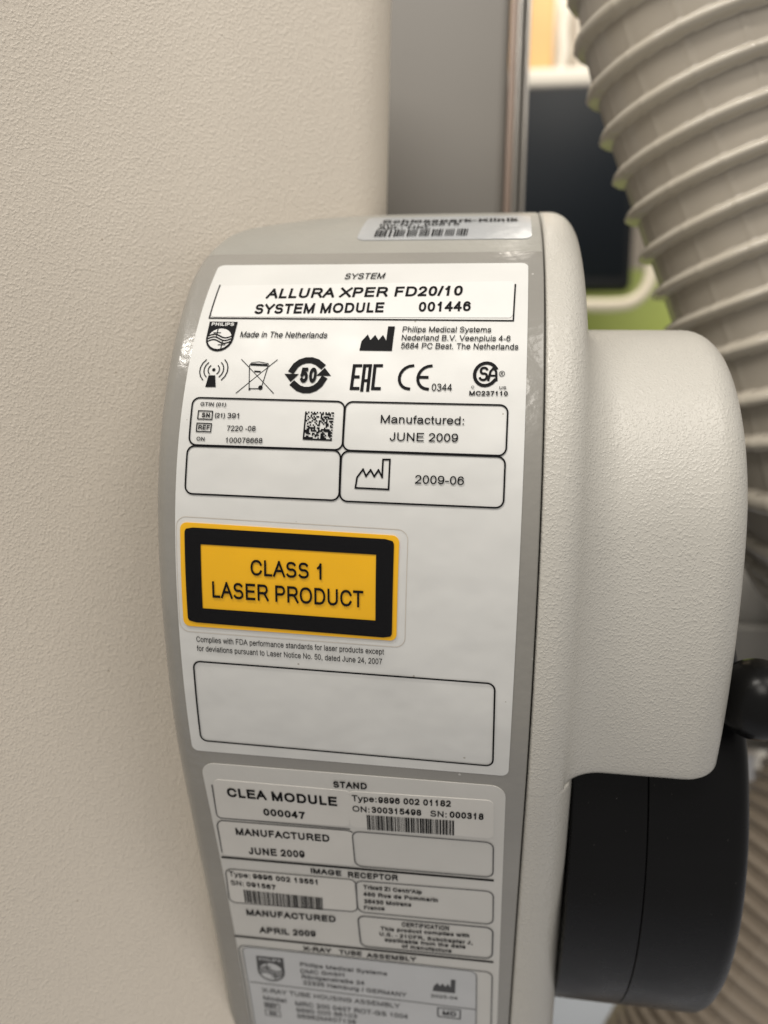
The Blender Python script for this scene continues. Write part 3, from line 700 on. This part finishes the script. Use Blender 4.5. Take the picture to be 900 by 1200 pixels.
    ('std','tube_text','text','X-RAY TUBE HOUSING ASSEMBLY',(0.1105,2.7695,0.6476,2.7634),0.0252,0.150,0,'grayink'),
    ('std','tube_text','text','Model',(0.1121,2.8137,0.2022,2.8170),0.0247,0.160,0,'grayink'),
    ('std','tube_text','text','MRC 200 0407 ROT-GS 1004',(0.2391,2.8253,0.6775,2.8196),0.0264,0.160,0,'grayink'),
    ('std','tube_text','text','9890 000 86103',(0.2399,2.8628,0.4804,2.8550),0.0247,0.140,0,'grayink'),
    ('std','tube_text','text','98982M407138',(0.2408,2.8986,0.4743,2.8919),0.0249,0.140,0,'grayink'),
    ('std','tag_box','rect',((0.1134,2.8297),(0.1724,2.8308),(0.1136,2.8583),(0.1729,2.8593)),0.003,'grayink'),
    ('std','tag_text','text','REF',(0.1180,2.8554,0.1622,2.8552),0.0208,0.220,0,'grayink'),
    ('std','tag_box','rect',((0.1123,2.8739),(0.1717,2.8738),(0.1136,2.9067),(0.1733,2.9065)),0.003,'grayink'),
    ('std','tag_text','text','SN',(0.1280,2.9008,0.1571,2.9014),0.0209,0.220,0,'grayink'),
    ('std','tag_box','rect',((0.7901,2.7330),(0.8740,2.7306),(0.7910,2.7824),(0.8736,2.7821)),0.005,'grayink'),
    ('std','tag_text','text','MD',(0.8089,2.7709,0.8587,2.7691),0.0257,0.200,0,'ink'),
    ('inv','sticker_text','text','Schlosspark-Klinik',(.493,-.497,.976,-.500),.052,.2,0,'ink'),
    ('inv','sticker_text','text','Inv.Nr.: 00815',(.492,-.449,.773,-.449),.034,.16,0,'ink'),
    ('inv','sticker_text','text','Abt.: HKL',(.491,-.407,.676,-.408),.036,.16,0,'ink'),
    ('inv','barcode','bars',((.489,-.397),(.817,-.400),(.490,-.327),(.815,-.329)),5,'ink'),
]
clear = bpy.data.materials.new('clear_film'); clear.use_nodes = True
nt = clear.node_tree; nt.nodes.clear()
o_ = nt.nodes.new('ShaderNodeOutputMaterial'); mx = nt.nodes.new('ShaderNodeMixShader'); mx.inputs[0].default_value = .008
tr = nt.nodes.new('ShaderNodeBsdfTransparent'); gl = nt.nodes.new('ShaderNodeBsdfGlossy'); gl.inputs['Roughness'].default_value = .22
nt.links.new(tr.outputs[0], mx.inputs[1]); nt.links.new(gl.outputs[0], mx.inputs[2]); nt.links.new(mx.outputs[0], o_.inputs['Surface'])
M['clear'] = clear
M['grime'] = mat('film_edge_grime', (.56, .52, .46), .5)
child_mesh('overlay_border', *lay(ribbon(split_path(rounded(((.004, .776), (.690, .790), (.004, 1.128), (.686, 1.138)), .03), .02), .0022), .0052), M['grime'], mod)
child_mesh('clear_overlay', *sheet(((.004, .776), (.690, .790), (.004, 1.128), (.686, 1.138)), .03, .0125, .004), M['clear'], mod)
STEP = .0011
def put(parent, name, shape, off, m_): return child_mesh(name, *lay(shape, off), M[m_], parent, smooth=False)
for row in SPEC:
    key, name, kind = row[:3]
    if kind == 'sheet' and name == 'self':
        o = child_mesh('laser_warning_label', *sheet(row[3], row[4], .0075, .004), M[row[5]], mod)
        o['label'] = 'yellow and black laser warning sticker'; LAB['las'] = (o, .0075); continue
    par, off = LAB[key]; on = off + STEP * (2 if kind != 'sheet' else 1)
    if kind == 'sheet':
        child_mesh(name, *sheet(row[3], row[4], off + STEP * 1.5, off - .0005), M[row[5]], par)
    elif kind == 'text':
        s, (a, b, c, d), cap, wt, sl, mk = row[3:9]
        put(par, name, text_shape(s, a, b, c, d, cap, wt, sl), on + STEP, mk)
    elif kind == 'line':
        put(par, name, flat_line(row[3], row[4]), on + .0002, row[5])
    elif kind == 'rrect':
        put(par, name, ribbon(split_path(rounded(row[3], .022 if key == 'sys' else .026), .03), row[4]), on + .0004, row[5])
    elif kind == 'rect':
        c = row[3]; put(par, name, ribbon([c[0], c[1], c[3], c[2], c[0]], row[4]), on + .0006, row[5])
    elif kind == 'ring':
        c = row[3]; o_out = split_path(rounded(c, .0155), .03)
        IN = ((.0801, .8552), (.6006, .8630), (.0804, 1.0494), (.6004, 1.0574))
        vs, fs = [], []
        xs = [i / 24 for i in range(25)]
        # outer boundary sampled by angle against the straight inner opening
        oc = [sum(p[i] for p in IN) / 4 for i in (0, 1)]
        per = []
        for (p, q) in ((1, 0), (0, 2), (2, 3), (3, 1)):
            for k in range(24): per.append((IN[p][0] + (IN[q][0] - IN[p][0]) * k / 24, IN[p][1] + (IN[q][1] - IN[p][1]) * k / 24))
        outp = []
        def box(x, y): return lerp_box(c, x, y)
        for i, (pu, ps) in enumerate(per):
            side, k = divmod(i, 24); t = k / 24
            x, y = ((1 - t, 1), (0, 1 - t), (t, 0), (1, t))[side]
            rx, ry = .0155 / .62, .0155 / .288
            qx, qy = min(max(x, rx), 1 - rx), min(max(y, ry), 1 - ry)
            dx, dy = (x - qx) / rx, (y - qy) / ry; l = math.hypot(dx, dy)
            if l > 1: x, y = qx + dx / l * rx, qy + dy / l * ry
            outp.append(box(x, y))
        n = len(per); vs = per + outp; fs = [(i, (i + 1) % n, n + (i + 1) % n, n + i) for i in range(n)]
        put(par, name, (vs, fs), on, row[5])
    elif kind == 'bars':
        rnd = random.Random(row[4]); parts = []; x = 0.0; c = row[3]; nb = 78
        wd = abs(c[1][0] - c[0][0])
        seq = []
        if key == 'inv':
            for grp in range(7):
                for k in range(5 if grp else 6): seq += [rnd.choice((1, 1, 2)), 1 if k < 4 else 3]
        else:
            while sum(seq) < 150: seq += [rnd.choice((1, 1, 2, 3)), rnd.choice((1, 1, 2))]
        tot = sum(seq); x = 0
        for i, q in enumerate(seq):
            if i % 2 == 0:
                x0, x1 = x / tot, (x + q * (.92 if key == 'inv' else 1)) / tot
                for k in range(3): parts.append(([lerp_box(c, x0, k / 3), lerp_box(c, x1, k / 3), lerp_box(c, x1, (k + 1) / 3), lerp_box(c, x0, (k + 1) / 3)], [(0, 1, 2, 3)]))
            x += q
        put(par, name, join(parts), on + STEP, row[5])
    elif kind == 'matrix':
        rnd = random.Random(4); N = 20; parts = []; c = row[3]
        for i in range(N):
            for j in range(N):
                onb = j == 0 or i == 0 or (i == N - 1 and j % 2 == 0) or (j == N - 1 and i % 2 == 1) or (0 < i < N - 1 and 0 < j < N - 1 and rnd.random() < .48)
                if onb:
                    parts.append(([lerp_box(c, x / N, y / N) for x, y in ((j, i), (j + 1, i), (j + 1, i + 1), (j, i + 1))], [(0, 1, 2, 3)]))
        put(par, name, join(parts), on, row[5])
    else:
        c = row[3]; base_ink = row[5]; parts = []; mi = []
        pm = 'plate' if base_ink == 'grayink' and key == 'std' else 'paper'
        unit = .5 * (abs(c[1][0] - c[0][0]) + abs(c[2][1] - c[0][1]))
        for layer, k, pts, wd in sym_shapes(kind):
            if k == 'poly': shp = poly([lerp_box(c, x, y) for x, y in pts])
            else: shp = ribbon([lerp_box(c, x, y) for x, y in pts], (row[4] if kind == 'factoryline' else wd * unit))
            v, f = lay(shp, on + STEP * .7 * layer); parts.append((v, f)); mi += [1 if layer == 1 else 0] * len(f)
        if kind == 'shield':
            p0, p1 = lerp_box(c, .10, .84), lerp_box(c, .90, .84)
            shp = text_shape('PHILIPS', p0[0], p0[1], p1[0], p1[1], .115 * abs(c[2][1] - c[0][1]), .2, 0)
            v, f = lay(shp, on + STEP * 1.4); parts.append((v, f)); mi += [1] * len(f)
        vs, fs = join(parts)
        child_mesh(name, vs, fs, [M[base_ink], M[pm]], par, smooth=False, mi=mi)

# ================================================================== black drum under the side cover
BX0, BXM, BX1, BR, BY, BZ = 0.300, .552, .885, 1.0, 3.517, -1.420
drum = thing('black_drum', ((BX0 + BX1) / 2, BY, BZ - BR), 'round black plastic drum under the cream side cover', 'drum')
def disc_shell(x0, x1, e0, e1):
    prof_ = [(x0, BR * .55), (x0, BR - e0)] + [(x0 + e0 * (1 - math.cos(math.radians(15 * k))), BR - e0 * (1 - math.sin(math.radians(15 * k)))) for k in range(7)]
    prof_ += [(x1 - e1 * (1 - math.sin(math.radians(15 * k))), BR - e1 * (1 - math.cos(math.radians(15 * k)))) for k in range(7)] + [(x1, BR - e1 - .01), (x1, BR * .55)]
    n = 160
    return grid([[(x, BY - r * math.cos(2 * math.pi * i / n), BZ + r * math.sin(2 * math.pi * i / n)) for x, r in prof_] for i in range(n + 1)])
child_mesh('drum_shell', *disc_shell(BX0, BXM - .0013, .01, .004), M['black'], drum)
child_mesh('drum_shell', *disc_shell(BXM + .0013, BX1, .004, .06), M['black'], drum)
child_mesh('drum_core', *tube([(BX0 + .02, BY, BZ), (BX1 - .02, BY, BZ)], BR * .9, 96), M['seal'], drum)

# ball lever
lev = thing('ball_lever', (.850, 2.490, -.812), 'glossy black ball knob on a short lever beside the drum', 'lever')
bm = bmesh.new(); bmesh.ops.create_uvsphere(bm, u_segments=48, v_segments=24, radius=.127); bm.verts.index_update()
child_mesh('knob', [(v.co.x + .850, v.co.y + 2.490, v.co.z - .812) for v in bm.verts], [tuple(v.index for v in f.verts) for f in bm.faces], M['knob'], lev); bm.free()
child_mesh('rod', *tube([(.87, 2.50, -.812), (1.10, 2.62, -.812), (1.6, 3.0, -.82)], .03, 20), M['steel'], lev)

# ================================================================== corrugated hoses
def hose(name, pts, r0, pitch, rib_h, rib_w, label, group, threads=14, phase0=0.0, mats=('hose', 'lit_rib')):
    dense = catmull(pts, 60); L = [0]
    for a, b in zip(dense, dense[1:]): L.append(L[-1] + (b - a).length)
    n = int(L[-1] / pitch * 30); rows = []
    DX = np.array([tuple(p) for p in dense]); LL = np.array(L)
    P = [Vector([float(np.interp(L[-1] * i / n, LL, DX[:, k])) for k in range(3)]) for i in range(n + 1)]
    flags = []; nrm = Vector((0, -1, 0)); na = threads * 16
    for i, p in enumerate(P):
        t = (P[min(i + 1, n)] - P[max(i - 1, 0)]).normalized()
        nrm = (nrm - t * nrm.dot(t)).normalized(); b = t.cross(nrm); row = []
        for k in range(na):
            a = 2 * math.pi * k / na
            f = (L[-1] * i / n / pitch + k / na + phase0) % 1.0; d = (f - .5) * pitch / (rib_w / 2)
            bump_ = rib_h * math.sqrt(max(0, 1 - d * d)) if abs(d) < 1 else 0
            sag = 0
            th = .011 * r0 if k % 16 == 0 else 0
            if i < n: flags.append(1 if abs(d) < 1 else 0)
            row.append(tuple(p + (nrm * math.cos(a) + b * math.sin(a)) * (r0 + bump_ + th + sag * .5)))
        rows.append(row)
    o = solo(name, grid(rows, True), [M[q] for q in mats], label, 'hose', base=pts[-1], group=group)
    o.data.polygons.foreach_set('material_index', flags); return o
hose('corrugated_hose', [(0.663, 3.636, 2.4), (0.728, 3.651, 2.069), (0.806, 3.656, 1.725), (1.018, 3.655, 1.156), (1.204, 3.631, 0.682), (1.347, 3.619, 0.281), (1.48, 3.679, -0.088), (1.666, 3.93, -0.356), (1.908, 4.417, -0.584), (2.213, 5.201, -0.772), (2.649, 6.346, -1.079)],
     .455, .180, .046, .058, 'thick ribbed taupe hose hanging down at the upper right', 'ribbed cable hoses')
hose('corrugated_hose', [(1.1, 5.3, -5.6), (1.55, 5.4, -4.7), (2.02, 5.5, -3.75), (2.45, 5.65, -3.0), (2.9, 5.95, -2.4), (3.5, 6.5, -1.9)],
     .62, .105, .03, .05, 'brownish ribbed hose low behind the black drum', 'ribbed cable hoses', 20, mats=('brownhose', 'brownhose'))
tag(solo('mounting_bracket', join([rbox(1.25, 3.4, 6.6, 6.75, -2.6, -.9, .03), rbox(1.45, 1.62, 6.45, 6.6, -2.4, -1.3, .03), rbox(1.9, 2.6, 6.4, 6.55, -2.2, -1.5, .03)]), M['bracket'], None, None),
    'grey metal bracket seen between hose and black knob', 'bracket')

# pale sheet below the drum
tag(solo('folded_sheet', rbox(.2, 2.3, 6.0, 9.5, -5.75, -5.45, .08, 4), M['cloth'], None, None, base=(1.2, 7.5, -5.75)),
    'pale blue covered pad below the black drum', 'pad')

# ================================================================== blurred background: monitor, shelf, tube frame, green table
mon = thing('monitor', (.8, 17.2, 2.6), 'black computer monitor in the background right of the column', 'monitor')
child_mesh('casing', *rbox(-1.9, 2.72, 17.0, 17.5, 3.05, 7.18, .12, 4), M['bezel'], mon)
child_mesh('screen', *rbox(-1.75, 2.57, 16.975, 17.05, 3.3, 7.03, .01, 1), M['screen'], mon)
child_mesh('stand_neck', *rbox(.1, .7, 17.5, 17.8, 2.0, 5.0, .05), M['bezel'], mon)
child_mesh('stand_foot', *rbox(-.6, 1.4, 17.1, 18.4, 1.93, 2.06, .05), M['bezel'], mon)
sh = thing('wall_shelf', (1.0, 18.2, 7.3), 'white shelf above the black monitor in the background', 'shelf')
child_mesh('board', *rbox(-3, 4.6, 17.4, 19.6, 7.25, 7.72, .15, 4), M['white'], sh)
child_mesh('back_board', *rbox(-3, 4.6, 19.6, 19.8, 7.25, 13, .05), M['white'], sh)
tag(solo('storage_carton', rbox(-.6, .98, 17.9, 19.2, 7.725, 10.6, .12, 4), M['orange'], None, None, base=(.2, 18.5, 7.72)), 'orange beige carton standing on the white shelf', 'carton')
tag(solo('equipment_box', rbox(1.35, 2.9, 18.0, 19.2, 7.725, 9.25, .1, 4), M['greybox'], None, None, base=(2.0, 18.5, 7.72)), 'grey beige box on the white shelf right of the carton', 'box')
tag(solo('plastic_bag', tube(catmull([(1.12, 18.0, 7.74), (1.2, 18.0, 8.2), (1.17, 18.05, 8.7), (1.22, 18.1, 9.2)], 5), .13, 14), M['white'], None, None), 'small white bag between carton and grey box', 'bag')
fr_ = thing('tube_frame', (2.5, 15.9, -12), 'bent cream tube frame in front of the green table', 'frame')
child_mesh('bent_tube', *tube(catmull([(-1, 15.75, 2.53), (1.2, 15.75, 2.53), (2.2, 15.8, 2.53), (2.6, 15.85, 2.62), (2.86, 15.9, 2.92), (2.92, 15.95, 3.4), (2.92, 16.0, 4.3), (2.92, 16.05, 5.2)], 8), .125, 18), M['cream'], fr_)
tb = thing('green_table', (2, 19, -12), 'lime green table top below the monitor', 'table')
child_mesh('table_top', *rbox(-4, 7, 16.4, 20.5, 1.75, 1.93, .04, 3), M['green'], tb)
child_mesh('front_panel', *rbox(-4, 7, 16.9, 17.1, -3, 1.745, .03), M['green'], tb)
child_mesh('back_panel', *rbox(-4, 7, 20.6, 20.8, 1.0, 4.2, .03), M['green'], tb)
for x in (-3.6, 6.6): child_mesh('leg', *rbox(x - .15, x + .15, 18.5, 18.8, -12, 1.745, .03), M['white'], tb)
